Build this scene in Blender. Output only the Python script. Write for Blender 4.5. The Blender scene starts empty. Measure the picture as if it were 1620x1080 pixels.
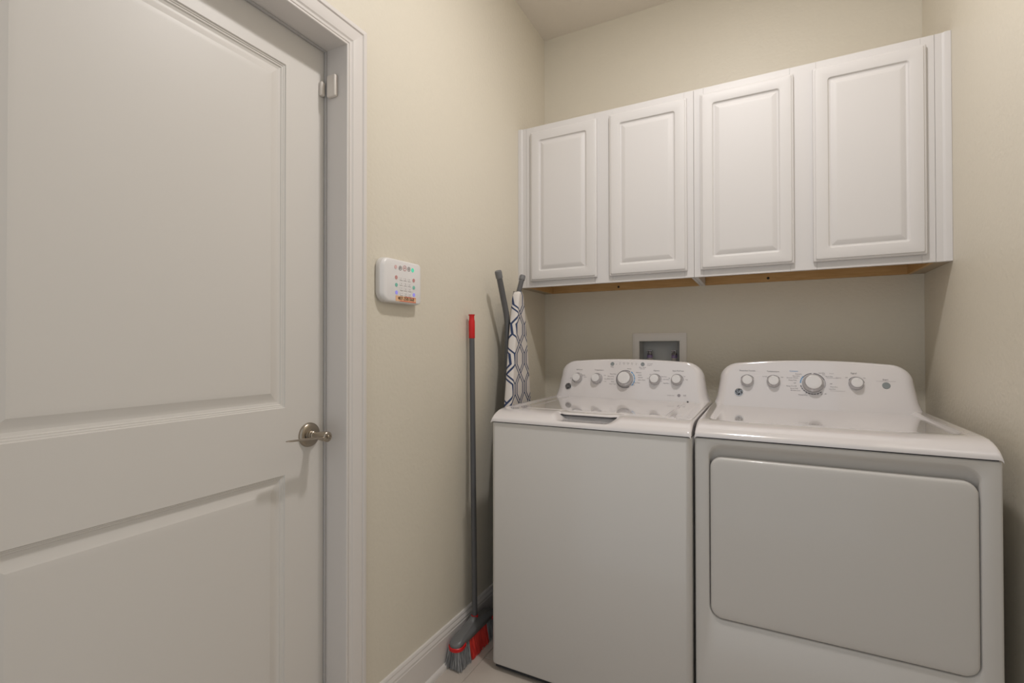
import bpy, bmesh, math, random
from mathutils import Vector, Matrix

random.seed(4)
C = bpy.context.scene.collection
SC = bpy.context.scene

# ------------------------------------------------------------------ camera, world, lights, exposure
cam_d = bpy.data.cameras.new('camera')
cam = bpy.data.objects.new('camera', cam_d)
C.objects.link(cam)
F = Vector((-0.46013579, 0.88780756, 0.00853204))
Rv = Vector((0.88783427, 0.46016165, -0.00124923))
Uv = Vector((0.0050352, -0.00700022, 0.99996282))
cam.matrix_world = Matrix(((Rv.x, Uv.x, -F.x, 0), (Rv.y, Uv.y, -F.y, 0), (Rv.z, Uv.z, -F.z, 1.1645), (0, 0, 0, 1)))
cam_d.sensor_width = 36
cam_d.lens = 764.6 / 1620 * 36
cam_d.shift_y = 1.53 / 1620
cam_d.clip_start = 0.01
SC.camera = cam

world = bpy.data.worlds.new('hall_light')
SC.world = world
world.use_nodes = True
bg = world.node_tree.nodes['Background']
bg.inputs['Color'].default_value = (0.955, 1.0, 1.03, 1)
bg.inputs['Strength'].default_value = 0.60


la = bpy.data.lights.new('ceiling_lamp_light', 'AREA')      # flush ceiling lamp, shining down
la.shape = 'DISK'
la.size = 0.13
la.energy = 11.5
la.color = (1.0, 0.975, 0.965)
lo_ = bpy.data.objects.new('ceiling_lamp_light', la)
lo_.location = (-0.10, 1.2, 2.795)
C.objects.link(lo_)
lp = bpy.data.lights.new('ceiling_lamp_glow', 'POINT')       # the part of the light that leaves the lamp's dome sideways
lp.energy = 5
lp.color = (1.0, 0.97, 0.95)
lp.shadow_soft_size = 0.05
lo2 = bpy.data.objects.new('ceiling_lamp_glow', lp)
lo2.location = (-0.10, 1.2, 2.74)
C.objects.link(lo2)

SC.view_settings.view_transform = 'Standard'
SC.view_settings.look = 'None'
SC.view_settings.gamma = 1
SC.view_settings.use_curve_mapping = False
SC.view_settings.exposure = 0.07


# ------------------------------------------------------------------ materials
def mat(name, col, rough=0.5, metal=0.0, spec=0.5, coat=0.0, bump=None, mottle=None, emit=None):
    m = bpy.data.materials.new(name)
    m.use_nodes = True
    nt = m.node_tree
    b = nt.nodes['Principled BSDF']
    b.inputs['Base Color'].default_value = (*col, 1)
    b.inputs['Roughness'].default_value = rough
    b.inputs['Metallic'].default_value = metal
    b.inputs['Specular IOR Level'].default_value = spec
    b.inputs['Coat Weight'].default_value = coat
    b.inputs['Coat Roughness'].default_value = 0.04
    if emit:
        b.inputs['Emission Color'].default_value = (*emit[0], 1)
        b.inputs['Emission Strength'].default_value = emit[1]
    tc = nt.nodes.new('ShaderNodeTexCoord')
    if bump:
        scale, strength, dist = bump
        n = nt.nodes.new('ShaderNodeTexNoise')
        n.inputs['Scale'].default_value = scale
        n.inputs['Detail'].default_value = 3
        nt.links.new(tc.outputs['Object'], n.inputs['Vector'])
        bp = nt.nodes.new('ShaderNodeBump')
        bp.inputs['Strength'].default_value = strength
        bp.inputs['Distance'].default_value = dist
        nt.links.new(n.outputs['Fac'], bp.inputs['Height'])
        nt.links.new(bp.outputs['Normal'], b.inputs['Normal'])
    if mottle:
        scale, col2, vec = mottle
        n = nt.nodes.new('ShaderNodeTexNoise')
        n.inputs['Scale'].default_value = scale
        n.inputs['Detail'].default_value = 5
        mp = nt.nodes.new('ShaderNodeMapping')
        mp.inputs['Scale'].default_value = vec
        nt.links.new(tc.outputs['Object'], mp.inputs['Vector'])
        nt.links.new(mp.outputs['Vector'], n.inputs['Vector'])
        r = nt.nodes.new('ShaderNodeValToRGB')
        r.color_ramp.elements[0].position = 0.35
        r.color_ramp.elements[1].position = 0.68
        r.color_ramp.elements[0].color = (*col, 1)
        r.color_ramp.elements[1].color = (*col2, 1)
        nt.links.new(n.outputs['Fac'], r.inputs['Fac'])
        nt.links.new(r.outputs['Color'], b.inputs['Base Color'])
    return m


M = {}
M['wall'] = mat('beige_wall_paint', (0.72, 0.665, 0.56), 0.48, spec=0.5, bump=(75, 0.22, 0.007))
M['ceiling'] = mat('ceiling_paint', (0.80, 0.74, 0.66), 0.8, spec=0.2, bump=(60, 0.2, 0.004))
M['trim'] = mat('white_trim_paint', (0.72, 0.68, 0.65), 0.35, bump=(300, 0.03, 0.001))
M['door'] = mat('white_door_paint', (0.70, 0.665, 0.625), 0.42, bump=(220, 0.05, 0.001))
M['cab'] = mat('white_cabinet_foil', (0.69, 0.665, 0.655), 0.5, bump=(260, 0.03, 0.001))
M['wood'] = mat('maple_underside', (0.52, 0.31, 0.12), 0.55, mottle=(14, (0.60, 0.38, 0.17), (1, 12, 12)))
M['ply'] = mat('raw_ply', (0.42, 0.34, 0.24), 0.7, mottle=(14, (0.48, 0.39, 0.28), (1, 12, 12)))
M['screw'] = mat('dark_screw', (0.02, 0.015, 0.01), 0.5)
M['enamel'] = mat('white_enamel', (0.61, 0.585, 0.56), 0.30, coat=0.3, bump=(500, 0.04, 0.0004))
M['gloss'] = mat('white_gloss_plastic', (0.72, 0.685, 0.685), 0.10, coat=1.0)
M['recess'] = mat('grey_white_recess', (0.60, 0.585, 0.58), 0.45)
M['dark'] = mat('dark_rubber', (0.025, 0.027, 0.032), 0.6)
M['knob'] = mat('knob_plastic', (0.74, 0.72, 0.72), 0.16, coat=0.6)
M['knobmetal'] = mat('knob_silver_skirt', (0.58, 0.57, 0.58), 0.25, metal=0.5)
M['button'] = mat('grey_button', (0.25, 0.275, 0.28), 0.35)
M['inkd'] = mat('grey_ink', (0.11, 0.10, 0.115), 0.5)
M['inkl'] = mat('light_grey_ink', (0.30, 0.28, 0.30), 0.5)
M['inkb'] = mat('blue_ink', (0.05, 0.27, 0.55), 0.5)
M['black'] = mat('black_ink', (0.03, 0.03, 0.035), 0.4)
M['chrome'] = mat('badge_chrome', (0.75, 0.75, 0.76), 0.12, metal=1.0)
M['nickel'] = mat('satin_nickel', (0.40, 0.35, 0.29), 0.28, metal=1.0, bump=(400, 0.03, 0.0005))
M['nickeldark'] = mat('keyhole_dark', (0.02, 0.02, 0.02), 0.5)
M['broomgrey'] = mat('broom_grey_plastic', (0.15, 0.15, 0.152), 0.34)
M['broompole'] = mat('broom_grey_tube', (0.10, 0.10, 0.105), 0.4)
M['broomred'] = mat('broom_red_plastic', (0.62, 0.01, 0.012), 0.38)
M['bgrey'] = mat('grey_bristle', (0.15, 0.15, 0.155), 0.5, mottle=(160, (0.36, 0.36, 0.365), (1, 1, 0.03)))
M['bred'] = mat('red_bristle', (0.50, 0.012, 0.008), 0.5, mottle=(160, (0.80, 0.05, 0.03), (1, 1, 0.03)))
M['tube'] = mat('dark_grey_powder_coat', (0.13, 0.13, 0.135), 0.3, metal=0.2)
M['capgrey'] = mat('grey_rubber_cap', (0.17, 0.17, 0.175), 0.55)
M['boxwhite'] = mat('outlet_box_plastic', (0.80, 0.76, 0.72), 0.5)
M['boxin'] = mat('outlet_box_inside', (0.58, 0.58, 0.57), 0.5)
M['brass'] = mat('chrome_valve', (0.35, 0.33, 0.36), 0.25, metal=0.8)
M['purple'] = mat('purple_primer', (0.30, 0.22, 0.42), 0.5)
M['pipe'] = mat('pipe_white', (0.55, 0.50, 0.47), 0.5)
M['sensor'] = mat('sensor_plastic', (0.73, 0.67, 0.61), 0.45)
M['keypad'] = mat('keypad_plastic', (0.80, 0.775, 0.765), 0.3, coat=0.2)
M['kside'] = mat('keypad_side_plastic', (0.68, 0.65, 0.62), 0.4)
M['kred'] = mat('keypad_red', (0.62, 0.30, 0.29), 0.4)
M['kredp'] = mat('keypad_pink', (0.75, 0.50, 0.49), 0.4)
M['kgreen'] = mat('keypad_green_light', (0.10, 0.62, 0.42), 0.4, emit=((0.1, 0.9, 0.55), 0.25))
M['kteal'] = mat('keypad_teal', (0.22, 0.56, 0.46), 0.4)
M['kblue'] = mat('keypad_blue_light', (0.34, 0.32, 0.85), 0.4, emit=((0.3, 0.28, 1.0), 0.2))
M['kgrey'] = mat('keypad_grey', (0.36, 0.34, 0.33), 0.4)
M['kdark'] = mat('keypad_dark_icon', (0.12, 0.10, 0.10), 0.4)
M['sticker'] = mat('sticker_orange', (0.82, 0.50, 0.30), 0.5)
M['stickerred'] = mat('sticker_red', (0.72, 0.16, 0.09), 0.5)
M['weather'] = mat('grey_weatherstrip', (0.50, 0.48, 0.47), 0.6)
M['gap'] = mat('dark_gap', (0.03, 0.03, 0.035), 0.8)
M['grout'] = mat('grout', (0.42, 0.37, 0.33), 0.8)
M['tile'] = mat('porcelain_tile', (0.50, 0.44, 0.39), 0.32, mottle=(3.5, (0.62, 0.56, 0.50), (1, 0.6, 1)))


def cover_material():
    """interlaced trellis printed on the ironing board cover, from the cover's UV"""
    m = bpy.data.materials.new('navy_trellis_cotton')
    m.use_nodes = True
    nt = m.node_tree
    N, L = nt.nodes, nt.links
    b = N['Principled BSDF']
    b.inputs['Roughness'].default_value = 0.85
    uv = N.new('ShaderNodeUVMap')
    sep = N.new('ShaderNodeSeparateXYZ')
    L.new(uv.outputs['UV'], sep.inputs[0])

    def mth(op, a, bb=None, c=None, clamp=False):
        n = N.new('ShaderNodeMath')
        n.operation = op
        n.use_clamp = clamp
        for i, v in enumerate((a, bb, c)):
            if v is None:
                continue
            if isinstance(v, (int, float)):
                n.inputs[i].default_value = v
            else:
                L.new(v, n.inputs[i])
        return n.outputs[0]
    P, V = 0.127, 0.254
    h, t = 0.10, 0.046                                # band half width and line half width, in columns
    x = mth('SUBTRACT', mth('FRACT', mth('ADD', mth('DIVIDE', sep.outputs[0], P), 100.62)), 0.5)
    y = mth('FRACT', mth('ADD', mth('DIVIDE', sep.outputs[1], V), 100.12))
    tri = mth('SUBTRACT', mth('MULTIPLY', mth('ABSOLUTE', mth('SUBTRACT', y, 0.5)), 4.0), 1.0)
    w = mth('MULTIPLY', mth('MAXIMUM', mth('MINIMUM', mth('MULTIPLY', tri, 1.5), 1.0), -1.0), 0.5 - h)
    d1 = mth('ABSOLUTE', mth('SUBTRACT', x, w))
    d2 = mth('ABSOLUTE', mth('ADD', x, w))
    l1 = mth('LESS_THAN', mth('ABSOLUTE', mth('SUBTRACT', d1, h)), t)
    l2 = mth('LESS_THAN', mth('ABSOLUTE', mth('SUBTRACT', d2, h)), t)
    over = mth('GREATER_THAN', d1, h)
    mask = mth('MAXIMUM', l1, mth('MULTIPLY', l2, over))
    mix = N.new('ShaderNodeMix')
    mix.data_type = 'RGBA'
    L.new(mask, mix.inputs[0])
    mix.inputs[6].default_value = (0.70, 0.655, 0.62, 1)
    mix.inputs[7].default_value = (0.035, 0.055, 0.13, 1)
    L.new(mix.outputs[2], b.inputs['Base Color'])
    return m


M['cover'] = cover_material()


# ------------------------------------------------------------------ helpers
def tag(o, label=None, cat=None, group=None, kind=None):
    if label:
        o['label'] = label
    if cat:
        o['category'] = cat
    if group:
        o['group'] = group
    if kind:
        o['kind'] = kind
    return o


def empty(name, loc=(0, 0, 0), rot=(0, 0, 0)):
    o = bpy.data.objects.new(name, None)
    o.empty_display_size = 0.05
    o.location = loc
    o.rotation_euler = rot
    C.objects.link(o)
    return o


class MB:
    """collects shapes; build() links them as one mesh object"""

    def __init__(s):
        s.bm = bmesh.new()
        s.mi = 0

    def _tag(s, faces):
        for f in faces:
            f.material_index = s.mi

    def box(s, x0, x1, y0, y1, z0, z1, bev=0.0, seg=2, mtx=None):
        r = bmesh.ops.create_cube(s.bm, size=1)
        vs = r['verts']
        for v in vs:
            v.co = Vector(((x0 + x1) / 2 + v.co.x * (x1 - x0), (y0 + y1) / 2 + v.co.y * (y1 - y0), (z0 + z1) / 2 + v.co.z * (z1 - z0)))
        fs = {f for v in vs for f in v.link_faces}
        s._tag(fs)
        if bev:
            es = list({e for v in vs for e in v.link_edges})
            r = bmesh.ops.bevel(s.bm, geom=es, offset=bev, segments=seg, affect='EDGES', profile=0.5, material=s.mi)
            vs = list({v for f in r['faces'] for v in f.verts} | {v for v in vs if v.is_valid})
        if mtx is not None:
            for v in vs:
                v.co = mtx @ v.co
        return s

    def loft(s, rings, cap0=False, cap1=False, closed=True, mtx=None):
        rows = []
        for ring in rings:
            rows.append([s.bm.verts.new(mtx @ Vector(p) if mtx is not None else Vector(p)) for p in ring])
        n = len(rows[0])
        fs = []
        for a, b in zip(rows[:-1], rows[1:]):
            for i in range(n if closed else n - 1):
                j = (i + 1) % n
                try:
                    fs.append(s.bm.faces.new((a[i], a[j], b[j], b[i])))
                except ValueError:
                    pass
        if cap0:
            fs.append(s.bm.faces.new(list(reversed(rows[0]))))
        if cap1:
            fs.append(s.bm.faces.new(rows[-1]))
        s._tag(fs)
        return s

    def lathe(s, prof, seg=32, mtx=None):
        """prof: (radius, height along +z)"""
        rings = []
        for r, z in prof:
            r = max(r, 1e-5)
            rings.append([(r * math.cos(2 * math.pi * i / seg), r * math.sin(2 * math.pi * i / seg), z) for i in range(seg)])
        return s.loft(rings, True, True, mtx=mtx)

    def tube(s, pts, rad, seg=12):
        rads = rad if isinstance(rad, (list, tuple)) else [rad] * len(pts)
        pts = [Vector(p) for p in pts]
        rings = []
        up = None
        for i, p in enumerate(pts):
            d = (pts[min(i + 1, len(pts) - 1)] - pts[max(i - 1, 0)]).normalized()
            if up is None:
                up = Vector((0, 0, 1)) if abs(d.z) < 0.9 else Vector((1, 0, 0))
            a = d.cross(up).normalized()
            b = d.cross(a).normalized()
            up = -b if False else up
            rings.append([p + a * rads[i] * math.cos(2 * math.pi * k / seg) + b * rads[i] * math.sin(2 * math.pi * k / seg) for k in range(seg)])
        return s.loft(rings, True, True)

    def build(s, name, mats, parent=None, angle=35, smooth=True, sub=0):
        bmesh.ops.recalc_face_normals(s.bm, faces=s.bm.faces)
        me = bpy.data.meshes.new(name)
        s.bm.to_mesh(me)
        s.bm.free()
        for m in (mats if isinstance(mats, (list, tuple)) else [mats]):
            me.materials.append(m)
        if smooth:
            me.polygons.foreach_set('use_smooth', [True] * len(me.polygons))
            me.set_sharp_from_angle(angle=math.radians(angle))
        o = bpy.data.objects.new(name, me)
        C.objects.link(o)
        if parent:
            o.parent = parent
        return o


def rr(x0, x1, z0, z1, r, n=6):
    """rounded rectangle, counter-clockwise, (a, b) pairs; 4 * (n + 1) points"""
    r = max(r, 1e-5)
    out = []
    for cx, cz, a0 in ((x1 - r, z0 + r, -90), (x1 - r, z1 - r, 0), (x0 + r, z1 - r, 90), (x0 + r, z0 + r, 180)):
        for i in range(n + 1):
            a = math.radians(a0 + 90 * i / n)
            out.append((cx + r * math.cos(a), cz + r * math.sin(a)))
    return out


def box_obj(name, m, b, parent=None, bev=0.0):
    return MB().box(*b, bev=bev).build(name, m, parent)


def text_mesh(mb, body, size, mtx, align='CENTER', ext=0.0, xs=1.0):
    cu = bpy.data.curves.new('t', 'FONT')
    cu.body = body
    cu.size = size
    cu.align_x = align
    cu.align_y = 'CENTER'
    cu.resolution_u = 2
    cu.extrude = ext
    o = bpy.data.objects.new('t', cu)
    C.objects.link(o)
    dg = bpy.context.evaluated_depsgraph_get()
    me = bpy.data.meshes.new_from_object(o.evaluated_get(dg))
    sm = Matrix.Diagonal((xs, 1, 1, 1))
    vs = [mb.bm.verts.new(mtx @ sm @ v.co) for v in me.vertices]
    for p in me.polygons:
        try:
            f = mb.bm.faces.new([vs[i] for i in p.vertices])
            f.material_index = mb.mi
        except ValueError:
            pass
    bpy.data.objects.remove(o)
    bpy.data.curves.remove(cu)
    bpy.data.meshes.remove(me)


def smooth(a, b, x):
    t = min(1, max(0, (x - a) / (b - a)))
    return t * t * (3 - 2 * t)


def interp(tab, x):
    if x <= tab[0][0]:
        return tab[0][1]
    for (a, va), (b, vb) in zip(tab[:-1], tab[1:]):
        if x <= b:
            return va + (vb - va) * (x - a) / (b - a)
    return tab[-1][1]


# ------------------------------------------------------------------ room
XL, XR, YB, ZC = -1.043, 0.559, 2.40, 2.821
Y0 = -0.35
DY0, DY1, DZ1 = 0.158, 0.988, 2.017        # clear door opening
JT = 0.018                                  # jamb thickness


def structure(name, o, label):
    return tag(o, label, None, None, 'structure')


b = MB()
b.box(XL - 0.13, XL, 0.04, DY0 - JT, 0, ZC)
b.box(XL - 0.13, XL, DY1 + JT, YB + 0.12, 0, ZC)
b.box(XL - 0.13, XL, DY0 - JT, DY1 + JT, DZ1 + JT, ZC)
tag(b.build('wall_left', M['wall'], smooth=False), 'beige painted wall holding the white door and the keypad', 'wall', None, 'structure')

# back wall with the hole for the outlet box
OX0, OX1, OZ0, OZ1 = -0.537, -0.349, 1.045, 1.190
b = MB()
b.box(XL, OX0, YB, YB + 0.12, 0, ZC)
b.box(OX1, XR + 0.12, YB, YB + 0.12, 0, ZC)
b.box(OX0, OX1, YB, YB + 0.12, 0, OZ0)
b.box(OX0, OX1, YB, YB + 0.12, OZ1, ZC)
tag(b.build('wall_back', M['wall'], smooth=False), 'beige painted wall behind the washer, dryer and cabinets', 'wall', None, 'structure')
tag(box_obj('wall_right', M['wall'], (XR, XR + 0.12, Y0, YB, 0, ZC)), 'beige painted wall beside the dryer', 'wall', None, 'structure')
tag(box_obj('ceiling', M['ceiling'], (XL - 0.13, XR + 0.12, Y0, YB + 0.12, ZC, ZC + 0.05)), 'plain beige ceiling above the wall cabinets', 'ceiling', None, 'structure')

# floor: grout bed with tiles
fl = box_obj('floor', M['grout'], (XL - 0.2, XR + 0.12, Y0, YB + 0.12, -0.06, -0.0022))
tag(fl, 'floor of pale greige marbled tiles under the washer', 'floor', None, 'structure')
TW, TL, G = 0.305, 0.61, 0.0035
tile_me = None
ix = 0
x = -0.932 - TW
while x < XR:
    y = (1.57 if ix % 2 else 1.20) - 4 * TL
    while y < YB:
        xa, xb = max(x, XL) + G / 2, min(x + TW, XR) - G / 2
        ya, yb = max(y, Y0) + G / 2, min(y + TL, YB) - G / 2
        if xb - xa > 0.02 and yb - ya > 0.02:
            MB().box(xa, xb, ya, yb, -0.012, 0.0, bev=0.0012, seg=1).build('tile', M['tile'], fl)
        y += TL
    x += TW
    ix += 1

# baseboards (profile extruded along Y / X)
BP = [(0, 0), (0.014, 0), (0.014, 0.108), (0.0125, 0.111), (0.0125, 0.118), (0.011, 0.122), (0.0085, 0.128), (0.0085, 0.133), (0.006, 0.1385), (0, 0.140)]


def base_left(name, ya, yb):
    b = MB()
    b.loft([[(XL + a, ya, z) for a, z in BP], [(XL + a, yb, z) for a, z in BP]], True, True)
    o = b.build(name, M['trim'], angle=20)
    sh = [(0.014, 0)] + [(0.014 + 0.011 * math.cos(a), 0.018 * math.sin(a)) for a in [math.radians(k * 15) for k in range(7)]]
    MB().loft([[(XL + a, ya, z) for a, z in sh], [(XL + a, yb, z) for a, z in sh]], True, True).build('shoe_moulding', M['trim'], o, angle=40)
    return o


tag(base_left('baseboard_left', 1.0635, YB), 'white moulded baseboard with rounded shoe strip along the wall by the broom', 'baseboard', None, 'structure')
b = MB()
b.loft([[(XL + 0.014, YB - a, z) for a, z in BP], [(XR, YB - a, z) for a, z in BP]], True, True)
tag(b.build('baseboard_back', M['trim'], angle=20), 'white baseboard behind the washer and dryer', 'baseboard', None, 'structure')
b = MB()
b.loft([[(XR - a, Y0, z) for a, z in BP], [(XR - a, YB - 0.014, z) for a, z in BP]], True, True)
tag(b.build('baseboard_right', M['trim'], angle=20), 'white baseboard along the wall beside the dryer', 'baseboard', None, 'structure')

# door casing: profile swept with mitred corners
CPROF = [(0.0, 0.0), (0.0, 0.009), (0.0015, 0.0105), (0.0055, 0.0105), (0.0068, 0.0075), (0.0085, 0.0075), (0.010, 0.0098), (0.0165, 0.0102), (0.019, 0.0118),
         (0.0195, 0.0105), (0.0215, 0.0122), (0.034, 0.0142), (0.052, 0.0150), (0.0535, 0.0128), (0.0555, 0.0128), (0.058, 0.0165), (0.066, 0.0172), (0.070, 0.0160), (0.072, 0.012), (0.072, 0.0)]
tr = tag(empty('trim_1', (XL, (DY0 + DY1) / 2, 0)), 'white moulded casing around the white panel door', 'trim', None, 'structure')
oy = (DY0 + DY1) / 2


def casing(kind):
    rings = []
    for o, t in CPROF:
        if kind == 'r':
            ring = [(t, DY1 + o - oy, 0.0), (t, DY1 + o - oy, DZ1 - 0.002 + o)]
        elif kind == 'l':
            ring = [(t, DY0 - o - oy, 0.0), (t, DY0 - o - oy, DZ1 - 0.002 + o)]
        else:
            ring = [(t, DY0 - o - oy, DZ1 - 0.002 + o), (t, DY1 + o - oy, DZ1 - 0.002 + o)]
        rings.append(ring)
    b = MB()
    b.loft(rings, closed=False)
    return b.build('casing_head' if kind == 't' else 'casing_leg', M['trim'], tr, angle=25)


casing('r'); casing('l'); casing('t')

# door 1: leaf, frame, handle
XD = -1.12
dr = tag(empty('door_1', (XD, DY0, 0)), 'white two panel door with a satin nickel lever in the left wall', 'door', None, 'structure')
b = MB()    # jambs, full wall depth
b.box(XL - 0.13 - XD, XL - XD, DY1 - DY0, DY1 - DY0 + JT, 0, DZ1 + JT)
b.box(XL - 0.13 - XD, XL - XD, -JT, 0, 0, DZ1 + JT)
b.box(XL - 0.13 - XD, XL - XD, 0, DY1 - DY0, DZ1, DZ1 + JT)
b.build('door_frame', M['trim'], dr, smooth=False)
b = MB()    # stop strip just inside of the leaf
b.box(0.0015, 0.0085, DY1 - DY0 - 0.0055, DY1 - DY0, 0, DZ1, bev=0.001, seg=1)
b.box(0.0015, 0.0085, 0, 0.0055, 0, DZ1, bev=0.001, seg=1)
b.box(0.0015, 0.0085, 0.0055, DY1 - DY0 - 0.0055, DZ1 - 0.0055, DZ1, bev=0.001, seg=1)
b.build('door_stop', M['weather'], dr)

LY0, LY1, LZ0, LZ1 = 0.003, DY1 - DY0 - 0.0035, 0.012, DZ1 - 0.0035
PR = [(0.0, 0.0), (0.0, 0.0), (0.0022, -0.0035), (0.0045, -0.0038), (0.0062, -0.0058), (0.0090, -0.0062), (0.0108, -0.0088), (0.0170, -0.0108), (0.0205, -0.0108), (0.0250, -0.0098), (0.0410, -0.0028), (0.0460, -0.0022), (0.0540, -0.0022)]


def panel_rings(b, outer, inner, prof, rad0, flip=1):
    """outer rectangle (y0,y1,z0,z1) flat, then the moulding rings inside inner"""
    n = 2
    rings = [[(0.0, p[0], p[1]) for p in rr(*outer, 0.00001, n)]]
    y0, y1, z0, z1 = inner
    rings.append([(0.0, p[0], p[1]) for p in rr(y0 - 0.004, y1 + 0.004, z0 - 0.004, z1 + 0.004, 0.001, n)])
    for o, d in prof[1:]:
        rings.append([(d, p[0], p[1]) for p in rr(y0 + o, y1 - o, z0 + o, z1 - o, max(rad0 - o, 0.0005), n)])
    b.loft(rings, cap1=True)


b = MB()
zmid = 0.915
yi0, yi1 = 0.129, 0.701          # outer edges of the panel moulding, from the hinge edge
panel_rings(b, (LY0, LY1, zmid, LZ1), (yi0, yi1, 1.0034, 1.9135), PR, 0.001)
panel_rings(b, (LY0, LY1, LZ0, zmid), (yi0, yi1, 0.235, 0.8267), PR, 0.001)
# edges and back of the leaf
b.loft([[(0, y, z) for y, z in ((LY0, LZ0), (LY1, LZ0), (LY1, LZ1), (LY0, LZ1))], [(-0.035, y, z) for y, z in ((LY0, LZ0), (LY1, LZ0), (LY1, LZ1), (LY0, LZ1))]], cap1=True)
bmesh.ops.remove_doubles(b.bm, verts=b.bm.verts, dist=0.00002)
b.build('door_leaf', M['door'], dr, angle=12)

hd = empty('door_handle', (0, 0.9335 - DY0, 0.921))
hd.parent = dr
ROTX = Matrix.Rotation(math.radians(90), 4, 'Y')     # local z -> +x
b = MB()
b.lathe([(0.0335, 0), (0.0335, 0.003), (0.0325, 0.006), (0.029, 0.009), (0.0235, 0.0105), (0.016, 0.0112), (0.0155, 0.012)], 48, ROTX)
b.build('rose', M['nickel'], hd)
b = MB()
b.lathe([(0.0125, 0.011), (0.0125, 0.015), (0.0105, 0.0165), (0.0105, 0.019), (0.0120, 0.0205), (0.0120, 0.0235), (0.0105, 0.0248), (0.0100, 0.030), (0.0115, 0.045),
         (0.0135, 0.060), (0.0142, 0.070), (0.0138, 0.0745), (0.0120, 0.0765), (0.0080, 0.0765), (0.0078, 0.0755)], 40, ROTX)
b.build('hub', M['nickel'], hd)
b = MB()
rings = []
for k in range(15):
    t = k / 14
    y = -0.004 - 0.120 * t
    wx = 0.0110 - 0.003 * t
    cx = 0.066 + 0.004 * t
    th = 0.0034 - 0.0014 * t
    if k == 14:
        wx *= 0.55; th *= 0.55
    z = -0.001 + 0.009 * t
    rings.append([(cx + wx * math.cos(a), y, z + th * math.sin(a)) for a in [2 * math.pi * i / 14 for i in range(14)]])
b.loft(rings, True, True)
b.build('lever', M['nickel'], hd)
b = MB()
b.lathe([(0.0045, 0.0752), (0.0045, 0.0785), (0.004, 0.079)], 20, ROTX)
b.box(0.0785, 0.0835, -0.0065, 0.0065, -0.0022, 0.0022, bev=0.001)
b.build('thumb_turn', M['nickel'], hd)
b = MB()
b.lathe([(0.0026, 0.0), (0.0026, 0.0009)], 16, Matrix.Translation((0.0104, -0.0185, -0.004)) @ ROTX)
b.build('keyhole', M['nickeldark'], hd)

# ------------------------------------------------------------------ door sensors
ds = tag(empty('door_sensor', (-1.0845, DY1, 1.906)), 'larger half of the small white door contact sensor, stuck on the jamb', 'sensor', 'door contact sensor halves')
MB().box(-0.0165, 0.0165, -0.013, 0, -0.031, 0.031, bev=0.004, seg=3).build('sensor_case', M['sensor'], ds)
dm = tag(empty('sensor_magnet', (XD, DY1 - 0.016, 1.905)), 'smaller half of the white door contact sensor, stuck on the door leaf', 'sensor', 'door contact sensor halves')
MB().box(0, 0.011, -0.0065, 0.0065, -0.024, 0.0155, bev=0.0025, seg=3).build('magnet_case', M['sensor'], dm)

# ------------------------------------------------------------------ appliances
WID = 0.686


def front_curve(y):
    return interp([(-0.003, 0.8945), (-0.0027, 0.899), (-0.0005, 0.9042), (0.005, 0.9100), (0.014, 0.9165), (0.028, 0.9235), (0.045, 0.9295), (0.065, 0.9335), (0.09, 0.9355), (0.12, 0.9362), (1, 0.9362)], y)


def yface(z):
    return 0.575 + 0.30 * (z - 0.936)


FS = math.sqrt(1 + 0.3 ** 2)


def on_face(x, z, lift=0.0):
    """matrix: local xy plane on the slanted control panel, +z outwards"""
    xa = Vector((1, 0, 0))
    ya = Vector((0, 0.3 / FS, 1 / FS))
    za = xa.cross(ya)
    p = Vector((x, yface(z), z)) + za * lift
    return Matrix(((xa.x, ya.x, za.x, p.x), (xa.y, ya.y, za.y, p.y), (xa.z, ya.z, za.z, p.z), (0, 0, 0, 1)))


def console(parent, crown):
    """bowed backsplash: face ring, swept sides, rounded shoulders"""
    cx = WID / 2

    def outline(wb, wt, zt, r, n=10, cr=crown):
        pts = []
        z0 = 0.925
        right = []
        for i in range(8):
            t = i / 8
            z = z0 + (zt - r - z0) * t
            flare = 0.010 * max(0, 1 - (z - z0) / 0.05) ** 2
            right.append((wb + (wt - wb) * t ** 1.2 + flare, z))
        rw = r * 1.12
        for i in range(n + 1):
            a = math.radians(90 * i / n)
            right.append((wt - rw + rw * math.cos(a), zt - r + r * math.sin(a)))
        xs_end = wt - rw
        top = []
        for i in range(1, 12):
            t = i / 12
            xx = xs_end * (1 - 2 * t)
            top.append((xx, zt + cr * (1 - (xx / xs_end) ** 2)))
        left = [(-x, z) for x, z in reversed(right)]
        return [(cx + x, z) for x, z in right + top + left]
    rings = []
    for wb, wt, zt, r, yb, k in ((0.334, 0.318, 1.088, 0.066, 0.680, 0.0), (0.334, 0.318, 1.092, 0.066, 0.655, 0.02), (0.333, 0.317, 1.097, 0.066, 0.628, 0.08), (0.330, 0.311, 1.0985, 0.064, 0.606, 0.16),
                                 (0.323, 0.303, 1.0975, 0.062, 0.589, 0.23), (0.312, 0.294, 1.0955, 0.060, 0.5795, 0.275), (0.300, 0.285, 1.0925, 0.056, 0.5757, 0.295), (0.292, 0.279, 1.0900, 0.054, 0.575, 0.30)):
        o = outline(wb, wt, zt, r)
        rings.append([(x, yb + k * (z - 0.936), z) for x, z in o])
    o = outline(0.292, 0.279, 1.0900, 0.054)
    for sc in (0.985, 0.9, 0.75, 0.55, 0.35, 0.15, 0.01):
        ring = []
        for x, z in o:
            xx = cx + (x - cx) * sc
            zz = 0.925 + (z - 0.925) * sc
            ring.append((xx, yface(zz) - 0.010 * max(0, 1 - (zz - 0.925) / 0.03) ** 2 * 0, zz))
        rings.append(ring)
    b = MB()
    b.loft(rings, cap0=True)
    return b.build('control_console', M['gloss'], parent, angle=50)


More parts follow.
